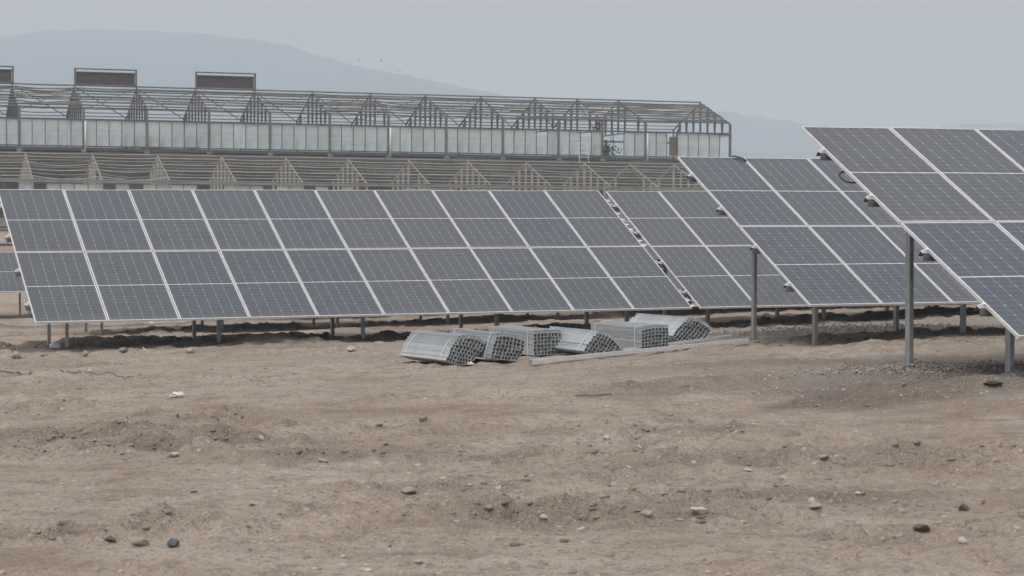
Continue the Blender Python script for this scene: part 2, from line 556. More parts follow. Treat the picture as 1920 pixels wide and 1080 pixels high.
def stone_material(name, c1, c2, random_tone=True):
    g = NG(name)
    n = g.noise(9, 5, .65); n2 = g.noise(40, 3, .6)
    c = g.mix(g.ramp(n, [(.3, 0.0), (.7, 1.0)]), c1, c2)
    c = g.mix(g.math('MULTIPLY', g.ramp(n2, [(.55, 0.0), (.7, 1.0)]), .35), c, (.11, .09, .075))
    if random_tone:
        a = g.attr('tone')
        c = g.mix(1.0, c, a.outputs['Color'], 'MULTIPLY')
    g.set(c, .9, 0.0, .2)
    g.bump(n2, .5, .01)
    return g.m


M['pebble'] = stone_material('pebble', (.46, .41, .355), (.62, .57, .51))
M['stone_tan'] = stone_material('stone_tan', (.32, .265, .21), (.46, .395, .33), False)
M['stone_grey'] = stone_material('stone_grey', (.20, .185, .165), (.32, .30, .27), False)
M['stone_pale'] = stone_material('stone_pale', (.47, .43, .375), (.62, .575, .52), False)
M['stone_dark'] = stone_material('stone_dark', (.11, .088, .07), (.18, .148, .12), False)
M['stone_blue'] = stone_material('stone_blue', (.075, .085, .10), (.15, .165, .185), False)


def glass_material():
    g = NG('dusty_glass')
    r = g.rand()
    n = g.noise(.9, 4, .6); n2 = g.noise(.8, 2, .5, stretch=(1, 1, .8))
    c = g.mix(g.ramp(r, [(0.0, 0.0), (1.0, 1.0)]), (.68, .73, .72), (.82, .86, .85))
    c = g.mix(g.math('MULTIPLY', g.ramp(n, [(.5, 0.0), (.72, 1.0)]), .5), c, (.48, .55, .57))
    g.set(c, .3, 0.0, .5)
    tr = g.t.nodes.new('ShaderNodeBsdfTransparent'); tr.inputs[0].default_value = (.88, .91, .92, 1)
    tl = g.t.nodes.new('ShaderNodeBsdfTranslucent'); g.l(c, tl.inputs[0])
    m1 = g.t.nodes.new('ShaderNodeMixShader'); m1.inputs[0].default_value = .4
    g.l(g.b.outputs[0], m1.inputs[1]); g.l(tl.outputs[0], m1.inputs[2])
    m2 = g.t.nodes.new('ShaderNodeMixShader')
    g.l(g.math('ADD', .30, g.math('MULTIPLY', g.ramp(n2, [(.3, 0.0), (.8, 1.0)]), .3)), m2.inputs[0])
    g.l(m1.outputs[0], m2.inputs[1]); g.l(tr.outputs[0], m2.inputs[2])
    g.l(m2.outputs[0], g.out.inputs[0])
    return g.m


M['glass'] = glass_material()
M['hill'] = weathered('hill', (.028, .08, .108), (.055, .115, .138), .012, .95)


# ------------------------------------------------------------------ the ground, one sheet out to the horizon
def axis(fine_lo, fine_hi, stepf, grow_lo, grow_hi, extra=()):
    xs = [fine_lo]
    while xs[-1] < fine_hi: xs.append(xs[-1] + stepf(xs[-1]))
    st_ = stepf(fine_hi)
    while xs[-1] < grow_hi:
        st_ = min(st_ * 1.13, 400); xs.append(xs[-1] + st_)
    lo = []; q = fine_lo; st_ = stepf(fine_lo)
    while q > grow_lo:
        st_ = min(st_ * 1.16, 400); q -= st_; lo.append(q)
    return np.array(sorted(set(lo[::-1] + xs + list(extra))))


S_ = axis(-.5, 24, lambda v: .036 if v < 14 else .05, -5000, 5000)
T_ = axis(5.8, 44, lambda v: .026 * max(v, 6) / 8 if v < 36 else .13, -900, 5200, (GT0 - .5, GT0 - .4, GT0 - .25, GT0 - .1))
sg, tg = np.meshgrid(S_, T_)
ss, tt = sg.ravel(), tg.ravel()
tt = tt + warp(ss, tt)
zz = ground_z(ss, tt)
xx, yy = st(ss, tt)
ns, ntt = len(S_), len(T_)
idx = np.arange(ns * ntt).reshape(ntt, ns)
quads = np.stack([idx[:-1, :-1], idx[:-1, 1:], idx[1:, 1:], idx[1:, :-1]], -1).reshape(-1, 4)
me = bpy.data.meshes.new('ground')
me.vertices.add(ns * ntt)
me.vertices.foreach_set('co', np.stack([xx, yy, zz], -1).astype(np.float32).ravel())
me.loops.add(quads.size); me.loops.foreach_set('vertex_index', quads.astype(np.int32).ravel())
me.polygons.add(len(quads)); me.polygons.foreach_set('loop_start', np.arange(0, quads.size, 4, dtype=np.int32))
me.update(calc_edges=True)
me.polygons.foreach_set('use_smooth', np.ones(len(quads), bool))
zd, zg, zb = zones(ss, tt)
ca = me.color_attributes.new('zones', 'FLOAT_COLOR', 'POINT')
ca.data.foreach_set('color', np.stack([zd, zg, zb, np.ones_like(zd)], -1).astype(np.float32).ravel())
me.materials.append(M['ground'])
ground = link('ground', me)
ground['kind'] = 'structure'

# ------------------------------------------------------------------ far hills
def hill(name, pts, D, depth, seed):
    """a range with its crest at distance D whose silhouette follows (azimuth px, height px)"""
    px = np.array([p[0] for p in pts], float); py = np.array([p[1] for p in pts], float)
    n = 360; m = 26
    u = np.linspace(px[0], px[-1], n)
    crest = np.interp(u, px, py)
    k = np.ones(9) / 9
    crest = np.convolve(np.pad(crest, 4, 'edge'), k, 'valid')
    crest = crest + 5.5 * fbm(u / 120.0, u * 0 + seed, 4, seed) + 1.2 * fbm(u / 14.0, u * 0 + seed, 2, seed + 2)
    hgt = (420 - crest) / F
    vs = []
    for j in range(m):
        q = j / (m - 1) * 2 - 1
        prof = (math.cos(q * math.pi) + 1) / 2
        Dj = D + q * depth
        for i in range(n):
            x = (u[i] - 960) / F * D
            nz = fbm(np.array([x / 160.0]), np.array([Dj / 160.0]), 4, seed)[0]
            z = max(hgt[i], 0) * D * (prof ** .8) * (1 + (.5 * nz) * (1 - prof)) + CAMZ * prof
            z += fbm(np.array([x / 14.0]), np.array([Dj / 14.0]), 2, seed + 5)[0] * 4.5 * prof
            vs.append((x, Dj, z - 2 + 4.6 * (1 - prof) * 0))
    fs = [(j * n + i, j * n + i + 1, (j + 1) * n + i + 1, (j + 1) * n + i) for j in range(m - 1) for i in range(n - 1)]
    me_ = bpy.data.meshes.new(name); me_.from_pydata(vs, [], fs); me_.materials.append(M['hill'])
    for p_ in me_.polygons: p_.use_smooth = True
    o = link(name, me_); o['kind'] = 'structure'
    return o


hill('hill', [(-1500, 190), (-900, 140), (-400, 105), (-150, 84), (0, 74), (60, 64), (150, 55), (230, 57), (320, 62), (420, 68), (520, 80), (570, 95), (640, 117), (720, 130), (800, 148), (870, 160), (940, 180), (1010, 202), (1100, 226), (1250, 255), (1400, 285), (1600, 330), (1900, 400), (2200, 424)], 2300, 620, 3)
hill('hill', [(700, 424), (900, 330), (1100, 250), (1250, 217), (1330, 206), (1380, 210), (1440, 221), (1500, 231), (1600, 243), (1750, 241), (1850, 232), (1920, 226), (2100, 215), (2400, 205), (2900, 230), (3600, 290)], 2750, 520, 9)

# ------------------------------------------------------------------ solar tables
TILT = 0.48741
PW, PL, GAP = 1.134, 2.278, .02
ct, sn_ = math.cos(TILT), math.sin(TILT)

lam = MB().box((PW / 2, PL / 2, -.018), (PW - .012, PL - .012, .027)).mesh('solar_panel', M['cells'])
fr = MB()
for y in (.0065, PL - .0065): fr.box((PW / 2, y, -.0175), (PW, .013, .035))
for x in (.0065, PW - .0065): fr.box((x, PL / 2, -.0175), (.013, PL - .026, .035))
frame_me = fr.mesh('frame', M['aluminium'])
# C post 85 x 50 mm open to the right
CS = [(-.025, -.0425), (.025, -.0425), (.025, -.026), (.0225, -.026), (.0225, -.0395), (-.0215, -.0395), (-.0215, .0395), (.0225, .0395), (.0225, .026), (.025, .026), (.025, .0425), (-.025, .0425)]


def post_mesh(L): return MB().prism(CS, (0, 0, 0), (0, 0, L), (1, 0, 0)).mesh('post', M['galvanised'])


# hat purlin: hollow trapezoid
def purlin_mesh(L):
    o = [(-.055, -.07), (-.03, 0), (.03, 0), (.055, -.07), (.05, -.07), (.0265, -.004), (-.0265, -.004), (-.05, -.07)]
    return MB().prism([(-y, x) for y, x in o], (0, 0, 0), (L, 0, 0), (0, 1, 0)).mesh('purlin', M['purlin'])


bracket_me = MB()
bracket_me.box((0, 0, .004), (.075, .05, .008)).box((.012, 0, .022), (.03, .035, .04)).box((-.02, 0, .014), (.02, .024, .02))
bracket_me = bracket_me.mesh('clamp', M['aluminium'])
PV = [.60, 1.70, 2.88, 3.98]          # purlins up the slope
_cache = {}


def cached(key, fn):
    if key not in _cache: _cache[key] = fn()
    return _cache[key]


POSTS = []


def table(label, s0, t0, z0, slope, ncol, legs, rowsel=(0, 1), braces=(), overhang=.07, group='ground mounted solar tables', blue=False):
    """s0, t0: plan of the lower left corner; z0: its absolute height"""
    x, y = st(s0, t0)
    zg_ = float(plane(s0, t0))
    root = thing('solar_table', label, 'solar array', (x, y, zg_), (0, -slope, AZ), group)
    zb_ = z0 - zg_
    Wt = ncol * (PW + GAP) - GAP

    def up(v, n=0.0): return (v * ct - n * sn_, zb_ + v * sn_ + n * ct)
    for r_ in rowsel:
        for i in range(ncol):
            y_, z_ = up(r_ * (PL + GAP))
            p_ = link('solar_panel', lam, root, (i * (PW + GAP), y_, z_), (TILT + rng.uniform(-.0025, .0025), rng.uniform(-.0018, .0018), 0))
            q_ = .2 + .7 * rng.random()
            if blue and r_ == 0: q_ = rng.uniform(0, .12)
            p_.color = (min(max(q_, 0), 1), 0, 0, 1)
            link('frame', frame_me, p_)
    for v in PV:
        y_, z_ = up(v, -.036)
        L = Wt + 2 * overhang
        pu = link('purlin', cached(('pu', round(L, 2)), lambda: purlin_mesh(L)), root, (-overhang, y_, z_), (TILT, 0, 0))
        for xx_ in (.03, L - .03):
            link('clamp', bracket_me, pu, (xx_, .0, .003), (0, 0, 0 if xx_ < 1 else math.pi))
    for u in legs:
        ends = []
        for w in (.77, 2.55):
            v = w / ct
            ytop, ztop = up(v, -.2)
            gx, gy = st(s0 + u, t0 + w)
            POSTS.append((s0 + u, t0 + w))
            gl = gz(gx, gy) - zg_
            base = gl - .35
            h_ = zb_ + w * math.tan(TILT) - .19
            link('post', cached(('post', round(h_ - base, 2)), lambda: post_mesh(h_ - base)), root, (u, w, base))
            ends.append((w, h_, gl))
        # sloping rafter under the purlins
        v0, v1 = .35, 4.2
        a_, b_ = up(v0, -.145), up(v1, -.145)
        MB().bar((u + .035, *a_), (u + .035, *b_), .05, .08).build('rafter', M['galvanised_dull'], root)
    for (u0, d) in braces:
        w = 2.55
        gx, gy = st(s0 + u0, t0 + w)
        gl = gz(gx, gy) - zg_
        MB().bar((u0, w + .05, gl + .33), (u0 + d, w + .05, zb_ + w * math.tan(TILT) - .25), .045, .045).build('brace', M['galvanised'], root)
    return root


def loop_cable(root, pts, r=.009):
    P = [Vector(p) for p in pts]
    sm = []
    for i in range(len(P) - 1):
        p0, p1, p2, p3 = P[max(i - 1, 0)], P[i], P[i + 1], P[min(i + 2, len(P) - 1)]
        for k in range(6):
            q = k / 6
            sm.append(.5 * ((2 * p1) + (p2 - p0) * q + (2 * p0 - 5 * p1 + 4 * p2 - p3) * q * q + (3 * p1 - p0 - 3 * p2 + p3) * q ** 3))
    sm.append(P[-1])
    return MB().tube(sm, r, 6).build('cable', M['cable'], root, True)


t1 = table('long ten column solar table behind the strapped channel bundles, filling the left half', 5.0503, 32.5503, CAMZ - 1.5386, .0045, 10, (.62, 3.12, 5.63, 8.08, 10.6), braces=((8.08, 1.6), (5.63, -1.6)))
t2 = table('solar table between the ladder like gap and the mid table', 16.817, 32.7214, CAMZ - 1.4939, .0046, 10, (.55, 3.0, 5.5, 8.0, 10.6), braces=((.55, 1.6), (3.0, -1.6)))
t3 = table('mid solar table whose tall corner post stands just right of the channel bundles', 14.2051, 24.3742, CAMZ - 1.1015, 0.0, 8, (.53, 3.0, 5.5, 8.0))
t4 = table('nearest and tallest solar table, cut by the right edge of the picture', 11.5669, 15.996, CAMZ - 1.0499, .0027, 6, (.45, 2.95, 5.4), blue=True)
table('solar table hidden behind the long left table, only its posts showing beneath', 7.3, 40.95, CAMZ - 1.62, .003, 10, (.5, 3.0, 5.5, 8.0, 10.6))
table('solar table behind the ladder like gap, only its posts showing', 19.1, 41.0, CAMZ - 1.55, .003, 8, (.5, 3.0, 5.5, 8.0))
table('distant solar table whose posts show far back beneath the mid table', 14.0, 49.3, CAMZ - 1.62, .002, 10, (.5, 3.0, 5.5, 8.0, 10.6))
table('unfinished far solar table at the left edge with bare rails above its lower panels', 3.3, 57.65, CAMZ - 1.88, .002, 9, (.6, 3.1, 5.6, 8.1), rowsel=(0,))
zb2 = CAMZ - 1.4939 - t2.location.z
for v in (4.25, 3.72, 3.48, 3.28, 3.08, 2.62, 2.42, .36, .16):
    MB().box((-.105, 0, 0), (.15, .05, .012)).build('splice_plate', M['aluminium'], t2).matrix_local = Matrix.Translation((0, v * ct + .06 * sn_, zb2 + v * sn_ - .06 * ct)) @ Matrix.Rotation(TILT, 4, 'X')
# cables hanging off the module backs
def tp(zb_, u, v, n): return (u, v * ct - n * sn_, zb_ + v * sn_ + n * ct)


for root, z0 in ((t4, CAMZ - 1.0499), (t3, CAMZ - 1.1015), (t2, CAMZ - 1.4939)):
    zb_ = z0 - root.location.z
    if root is t4:
        loop_cable(root, [tp(zb_, .06, 3.56, -.05), tp(zb_, -.05, 3.52, -.06), tp(zb_, -.085, 3.42, -.07), tp(zb_, -.05, 3.33, -.07), tp(zb_, .08, 3.28, -.05)], .011)
    if root is t3:
        loop_cable(root, [tp(zb_, .93, 4.60, -.04), tp(zb_, .98, 4.59, .014), tp(zb_, 1.05, 4.54, .018), tp(zb_, 1.12, 4.46, .014), tp(zb_, 1.145, 4.41, -.03)], .013)
    if root is t2:
        loop_cable(root, [tp(zb_, .05, 1.85, -.06), tp(zb_, -.06, 1.84, -.05), tp(zb_, -.10, 1.75, -.06), tp(zb_, -.09, 1.55, -.10), tp(zb_, -.02, 1.45, -.07)], .02)

# ------------------------------------------------------------------ strapped bundles of short channels
CHL = 1.0


def channel_mesh(w, h, L):
    t = .0062; lip = .011
    sec = [(-w / 2, h / 2), (-w / 2, -h / 2), (w / 2, -h / 2), (w / 2, h / 2), (w / 2 - lip, h / 2), (w / 2 - lip, h / 2 - t), (w / 2 - t, h / 2 - t), (w / 2 - t, -h / 2 + t), (-w / 2 + t, -h / 2 + t), (-w / 2 + t, h / 2 - t), (-w / 2 + lip, h / 2 - t), (-w / 2 + lip, h / 2)]
    m = MB()
    n = len(sec)
    vs = [(a, y, b) for y in (0, L) for a, b in sec]
    m.add(vs, [(i, (i + 1) % n, n + (i + 1) % n, n + i) for i in range(n)])
    for y in (0, 1):
        k = y * n
        for q in ((0, 1, 8, 9), (1, 2, 7, 8), (2, 3, 6, 7), (3, 4, 5, 6), (9, 10, 11, 0)):
            m.add(vs, [tuple(i + k for i in q)])
    return m.mesh('channel', M['channel'])


def bundle(label, px, py, quad, nx, nz, phi, L=CHL, bulge=(0, 0, 0, 0), seed=0, dz=.0):
    """px, py: the near bottom corner on the ground; quad BL, BR, TR, TL in metres in the plane of the near face"""
    s, t = at_px(px, py)
    x, y = st(s, t)
    z = gz(x, y)
    root = thing('channel_bundle', label, 'channel bundle', (x, y, z + .012 + dz), (0, 0, phi), 'strapped bundles of steel channels')
    r_ = random.Random(seed)
    BL, BR, TR, TL = [np.array(q, float) for q in quad]
    zmin = min(q[1] for q in quad)

    def P(u, v):
        b = BL * (1 - u) * (1 - v) + BR * u * (1 - v) + TR * u * v + TL * (1 - u) * v
        # bulge: bottom, right, top, left
        e1 = (BR - BL) / np.linalg.norm(BR - BL); n1 = np.array([e1[1], -e1[0]])
        e2 = (TR - BR) / np.linalg.norm(TR - BR); n2 = np.array([e2[1], -e2[0]])
        b = b + n1 * bulge[0] * 4 * u * (1 - u) * (1 - v) + n2 * bulge[1] * 4 * v * (1 - v) * u
        b = b - n1 * bulge[2] * 4 * u * (1 - u) * v - n2 * bulge[3] * 4 * v * (1 - v) * (1 - u)
        return b
    low = min(P(u, v)[1] for u in np.linspace(0, 1, 9) for v in np.linspace(0, 1, 9))
    wq = np.linalg.norm(P(1, .5) - P(0, .5)) / nx
    hq = np.linalg.norm(P(.5, 1) - P(.5, 0)) / nz
    me_ = channel_mesh(wq * .92, hq * .90, L)
    for j in range(nz):
        for i in range(nx):
            u, v = (i + .5) / nx, (j + .5) / nz
            c = P(u, v); d = P(min(u + .05, 1), v) - P(max(u - .05, 0), v)
            ang = math.atan2(d[1], d[0]) + r_.uniform(-.13, .13)
            link('channel', me_, root, (c[0] + r_.uniform(-.002, .002), r_.uniform(-.014, .014), c[1] - low), (0, -ang, 0))
    # two straps
    ring = [P(u, 0) for u in np.linspace(0, 1, 9)] + [P(1, v) for v in np.linspace(0, 1, 9)[1:]] + [P(u, 1) for u in np.linspace(1, 0, 9)[1:]] + [P(0, v) for v in np.linspace(1, 0, 9)[1:-1]]
    cen = np.mean(ring, axis=0)
    for k, yy_ in enumerate((.16, L - .14)):
        m = MB(); vs = []
        for q in ring:
            d = (q - cen); d = d / np.linalg.norm(d)
            for off in (.004, .0075):
                for w_ in (-.008, .008):
                    e = q + d * off
                    vs.append((e[0], yy_ + w_, e[1] - low))
        n = len(ring); fs = []
        for i in range(n):
            a_, b_ = i * 4, ((i + 1) % n) * 4
            fs += [(a_ + 2, a_ + 3, b_ + 3, b_ + 2), (a_, b_, b_ + 1, a_ + 1), (a_, a_ + 2, b_ + 2, b_), (a_ + 1, b_ + 1, b_ + 3, a_ + 3)]
        m.add(vs, fs)
        if k == 0:
            top = P(.35, 1) - np.array([0, low])
            m.bar((top[0], yy_, top[1]), (top[0] - .05, yy_ - .02, top[1] + .045), .012, .002)
        m.build('strap', M['strap'], root)
    return root


PH = R(28)
bundle('slumped rounded bundle of grey channels, leftmost and nearest of the six', 837, 687, [(0, 0.02), (.28, -.02), (.575, .25), (.19, .31)], 8, 8, PH + .05, 1.25, (.03, .05, .05, .03), 1)
bundle('leaning bundle of grey channels, second from the left, partly behind the slumped one', 919, 679, [(0, 0), (.38, -.03), (.48, .24), (.095, .305)], 8, 7, PH, 1.3, (.015, .05, .03, .0), 2)
bundle('squarely stacked bundle of grey channels, third from the left, its face a tidy block', 1001, 669, [(0, 0), (.42, .01), (.42, .335), (0.0, .33)], 8, 7, PH, 1.3, (0, .004, .01, 0), 3)
bundle('collapsed lens shaped bundle of grey channels in the middle behind the loose beam', 1094, 671, [(0, 0), (.40, -.06), (.56, .06), (.24, .255)], 8, 7, PH, 1.3, (.04, .04, .05, .02), 4)
bundle('tall square bundle of grey channels, second from the right, strapped at its front', 1202, 660, [(0, 0), (.43, .035), (.43, .325), (.006, .30)], 8, 7, PH, 1.35, (0, .01, .02, 0), 5, .01)
bundle('rounded flattened bundle of grey channels, rightmost and farthest of the six', 1262, 650, [(0, 0), (.33, -.14), (.66, .09), (.27, .24)], 8, 8, PH, 1.4, (.04, .06, .05, .02), 6, .0)

# ------------------------------------------------------------------ loose beams on the ground
def beam(label, p0, p1, w=.075, h=.05):
    P = []
    for q in (p0, p1):
        s, t = at_px(*q); x, y = st(s, t)
        P.append(Vector((x, y, 0)))
    zs = [gz(p.x, p.y) for p in P]
    for k in range(1, 12):
        p = P[0].lerp(P[1], k / 12)
        dz = gz(p.x, p.y) - (zs[0] + (zs[1] - zs[0]) * k / 12)
        if dz > 0: zs = [q + dz * .6 for q in zs]
    d = P[1] - P[0]; L = math.hypot(d.x, d.y)
    root = thing('steel_beam', label, 'steel beam', (P[0].x, P[0].y, zs[0] + .004), (0, -math.atan2(zs[1] - zs[0], L), math.atan2(d.y, d.x)), 'loose steel beams')
    t = .004
    sec = [(-w / 2, 0), (w / 2, 0), (w / 2, h), (w / 2 - .015, h), (w / 2 - .015, h - t), (w / 2 - t, h - t), (w / 2 - t, t), (-w / 2 + t, t), (-w / 2 + t, h - t), (-w / 2 + .015, h - t), (-w / 2 + .015, h), (-w / 2, h)]
    n = len(sec); m = MB()
    m.add([(x, a, b) for x in (0, L) for a, b in sec], [(i, (i + 1) % n, n + (i + 1) % n, n + i) for i in range(n)])
    m.build('web', M['aluminium'], root)
    for x in (.0, L):
        MB().box((x + (.01 if x == 0 else -.01), 0, h / 2), (.012, w - .01, h - .012)).build('end_plate', M['galvanised'], root)
    return root


beam('long pale steel beam lying loose on the ground in front of the bundles', (995, 687), (1402, 647), .055, .048)
beam('shorter pale steel beam lying just behind the long loose one', (1165, 668), (1372, 641), .05, .04)

# ------------------------------------------------------------------ greenhouse frames on the far terrace
def wob(r_, n, a): return [r_.uniform(-a, a) for _ in range(n)]


def greenhouse(label, x, y, zf, zeave, zridge, posts, span, trusses, upper):
    root = thing('greenhouse', label, 'greenhouse', (x, y, zf), (0, .007, GA))
    r_ = random.Random(11 if upper else 12)
    ze, zr = zeave - zf, zridge - zf
    x0, x1 = posts[0], posts[-1]
    hs2 = span / 2
    pw = .15 if upper else .13
    matP = M['steel_old'] if upper else M['steel_pale']
    for p_ in posts:
        MB().box((p_, 0, ze / 2 - .2), (pw, pw, ze + .4)).build('post', matP, root)
        MB().box((p_, span, ze / 2 - .2), (.1, .1, ze + .4)).build('post', M['steel_dark'], root)
        if upper: MB().box((p_, -.04, .05), (.32, .34, .5)).build('footing', M['concrete'], root)
    # purlins on both slopes: each one a rod that sags between the trusses
    npur = 8
    for side in (0, 1):
        for k in range(npur + 1):
            if side == 1 and (k == npur or (not upper and k % 2)): continue
            q = k / npur
            yb = q * hs2 if side == 0 else span - q * hs2
            zb_ = ze + q * (zr - ze) + .07
            pts = [];
            for i in range(len(posts) - 1):
                a_, b_ = posts[i], posts[i + 1]
                big = .13 if (upper and i in (2, 8)) or (not upper and i in (2, 3)) else .025
                sag = abs(r_.gauss(0, 1)) * big * .8 + .008
                if k in (0, npur): sag *= .25
                oz = r_.uniform(-.02, .02) if k not in (0, npur) else 0
                for j in range(5):
                    f_ = j / 5
                    pts.append((a_ + (b_ - a_) * f_, yb, zb_ + oz * math.sin(f_ * math.pi) - sag * math.sin(f_ * math.pi) * (1 if r_.random() < .8 else .8)))
            pts.append((x1, yb, zb_))
            m = MB()
            th = (.07 if side == 0 else .055) if upper else (.048 if side == 0 else .04)
            if k == npur: th = .08
            m.tube(pts, th * .62, 4)
            m.build('purlin', (M['steel_old'] if (k % 3 or not upper) else M['steel_dark']) if upper else (M['wood_pale'] if k % 2 == 0 else M['steel_pale']), root)
    if upper:                                            # doubled laths left lying on the last bays
        for k in range(1, 8):
            q = (k - .5 + r_.uniform(-.12, .12)) / npur
            for (ua, ub) in (((33, x1) if k % 2 else (39.2, x1)), (20, 24.2), (-.1, 4.1))[:(3 if k in (2, 4, 5, 7) else 1)]:
                pts = [(ua + (ub - ua) * f_ / 8, q * hs2, ze + q * (zr - ze) + .1 - r_.uniform(0, .09)) for f_ in range(9)]
                MB().tube(pts, .035, 4).build('lath', M['steel_old'], root)
    # trusses
    chord = ze - (.72 if upper else .62)
    for x_ in trusses:
        x_ += r_.uniform(-.05, .05)
        last = x_ > x1 - .3
        front = M['steel_old'] if upper else M['wood_pale']
        tr = MB().bar((x_, 0, ze), (x_, hs2, zr), .07 if upper else .10, .09).build('truss', front, root)
        MB().bar((x_, span, ze), (x_, hs2, zr), .07, .09).build('rafter', M['steel_dark'] if upper else M['steel_pale'], tr)
        m = MB()
        n = 10
        for j in range(n):
            ya, yb = span * j / n, span * (j + 1) / n
            za = chord + .10 * math.sin(math.pi * j / n); zb_ = chord + .10 * math.sin(math.pi * (j + 1) / n)
            m.bar((x_, ya, za), (x_, yb, zb_), .08, .07)
        m.build('bottom_chord', M['steel_dark'] if upper else M['steel_pale'], tr)
        nw = 8
        for j in range(1, nw):
            if r_.random() < .07: continue
            yj = span * j / nw
            top = ze + (zr - ze) * (1 - abs(yj - hs2) / hs2) - .05
            m = MB()
            if not upper: m.bar((x_, yj, top), (x_, yj, chord - .1), .05, .15, (1, 0, 0))
            else: m.bar((x_, yj - .17, top - .02), (x_, yj, chord + .12), .05, .10 if upper else .17, (1, 0, 0))
            if upper: m.bar((x_, yj + .17, top - .02), (x_, yj + .012, chord + .12), .05, .10 if upper else .17, (1, 0, 0))
            m.build('web', M['steel_dark'] if upper else M['lath_pale'], tr)
        MB().bar((x_, span, chord - .55), (x_, span - 1.0, chord + .75), .07, .10).build('knee_brace', M['steel_dark'], tr)
    # crossed wind braces in the roof
    for i in range(len(trusses) - 1):
        a_, b_ = trusses[i], trusses[i + 1]
        if b_ - a_ > 5 and upper: continue
        MB().bar((a_, hs2, zr - .05), (b_, span, ze), .045, .045).build('wind_brace', M['steel_dark'], root)
        MB().bar((b_, hs2, zr - .05), (a_, span - .02, ze + .02), .028, .028).build('wind_brace', M['steel_dark'], root)
    # eave beam, sill beams and the glazing
    if upper:
        zt, zs_ = 8.23 - zf, 6.62 - zf
        MB().box(((x0 + x1) / 2, -.02, zt + .05), (x1 - x0, .10, .11)).build('head_beam', M['steel_dark'], root)
        MB().box(((x0 + x1) / 2, -.03, zs_ - .05), (x1 - x0, .12, .09)).build('sill_beam', M['steel_dark'], root)
        MB().box(((x0 + x1) / 2, .0, zs_ - .22), (x1 - x0, .10, .20)).build('base_board', M['steel_dark'], root)  # dark tone stands in for the shadow below the sill
        MB().box(((x0 + x1) / 2, .16, zs_ - .62), (x1 - x0, .06, .66)).build('shadow_board', M['steel_dark'], root)  # added dark board in place of the shadowed gap under the base
        MB().box(((x0 + x1) / 2, span, zt - .2), (x1 - x0, .08, .12)).build('head_beam', M['steel_dark'], root)
        MB().box(((x0 + x1) / 2, span, zs_ - .1), (x1 - x0, .08, .2)).build('sill_beam', M['steel_dark'], root)
        MB().bar((x1, .1, chord - .02), (x1, span, chord + .02), .06, .34, (0, 0, 1)).build('gable_board', M['pipe_white'], root)
        for i in range(len(posts) - 1):
            a_, b_ = posts[i], posts[i + 1]
            n = round((b_ - a_) / .8)
            fm = MB()
            wv = (b_ - a_) / n
            for j in range(n + 1):
                if j in (0, n) and (0 < i < len(posts) - 2): continue
                fm.box((a_ + j * wv, -.01, (zt + zs_) / 2), (.038, .06, zt - zs_))
            f_ = fm.build('glazing_frame', M['steel_dark'], root)
            for j in range(n):
                xa = a_ + (j + .5) * wv
                miss = (i == len(posts) - 3 and j in (0, 1)) or (i == len(posts) - 2 and j == 2) or (i == len(posts) - 2 and j == n - 1)
                if miss: continue
                short = .33 if (i, j) in ((10, 3), (11, 2)) else 0
                h_ = zt - zs_ - short
                pm = MB().box((0, 0, 0), (wv - .055, .012, h_ - .02))
                pa = link('pane', pm.mesh('pane', M['glass']), f_, (xa, r_.uniform(-.012, .012), zs_ + h_ / 2), (r_.uniform(-.012, .012), 0, r_.uniform(-.02, .02)))
        # ridge vents standing open on every other bay
        for (a_, b_) in vents:
            v = MB()
            zt_ = zr + 1.2
            for x_ in (a_, b_): v.box((x_, hs2, (zr + zt_) / 2), (.11, .11, zt_ - zr))
            v.box(((a_ + b_) / 2, hs2, zt_ - .04), (b_ - a_, .09, .08))
            v.box(((a_ + b_) / 2, hs2, zt_ - .25), (b_ - a_, .07, .06))
            v.box(((a_ + b_) / 2, hs2, zr + .16), (b_ - a_, .09, .07))
            v.box(((a_ + b_) / 2, hs2, (zr + zt_) / 2 - .1), (.06, .07, zt_ - zr - .3))
            vo = v.build('ridge_vent', M['steel_dark'], root)
            MB().box(((a_ + b_) / 2, hs2 + .06, zr + .57), (b_ - a_ - .16, .04, .76)).build('screen', M['vent_panel'], vo)
        # white downpipes
        for k in (2, 7, 11):
            q = posts[k + 1] if k < 11 else posts[-2]
            MB().tube([(q + .09, -.16, zt - .05), (q + .09, -.16, zs_ - .55)], .065, 8).build('downpipe', M['pipe_white'], root, True)
        MB().box((posts[-2] + 2.15, .12, (zt + zs_) / 2 - .1), (.62, .04, zt - zs_ - .3)).build('door', M['rust'], root)
    else:
        MB().box(((x0 + x1) / 2, -.02, ze - .05), (x1 - x0, .18, .14)).build('eave_beam', M['wood_pale'], root)
        MB().box(((x0 + x1) / 2, span, ze - .05), (x1 - x0, .14, .12)).build('eave_beam', M['steel_old'], root)
        MB().box(((x0 + x1) / 2, .02, .35), (x1 - x0, .15, .7)).build('plinth', M['concrete'], root)
        for i in range(len(posts) - 1):
            a_, b_ = posts[i], posts[i + 1]
            n = round((b_ - a_) / .8); wv = (b_ - a_) / n
            fm = MB()
            for j in range(n + 1): fm.box((a_ + j * wv, .0, (ze + .5) / 2), (.05, .05, ze - .8))
            f_ = fm.build('glazing_frame', M['steel_old'], root)
            for j in range(n):
                if r_.random() < .35: continue
                MB().box((a_ + (j + .5) * wv, 0, (ze + .55) / 2), (wv - .06, .012, ze - .9)).build('pane', M['glass'], f_)
    return root


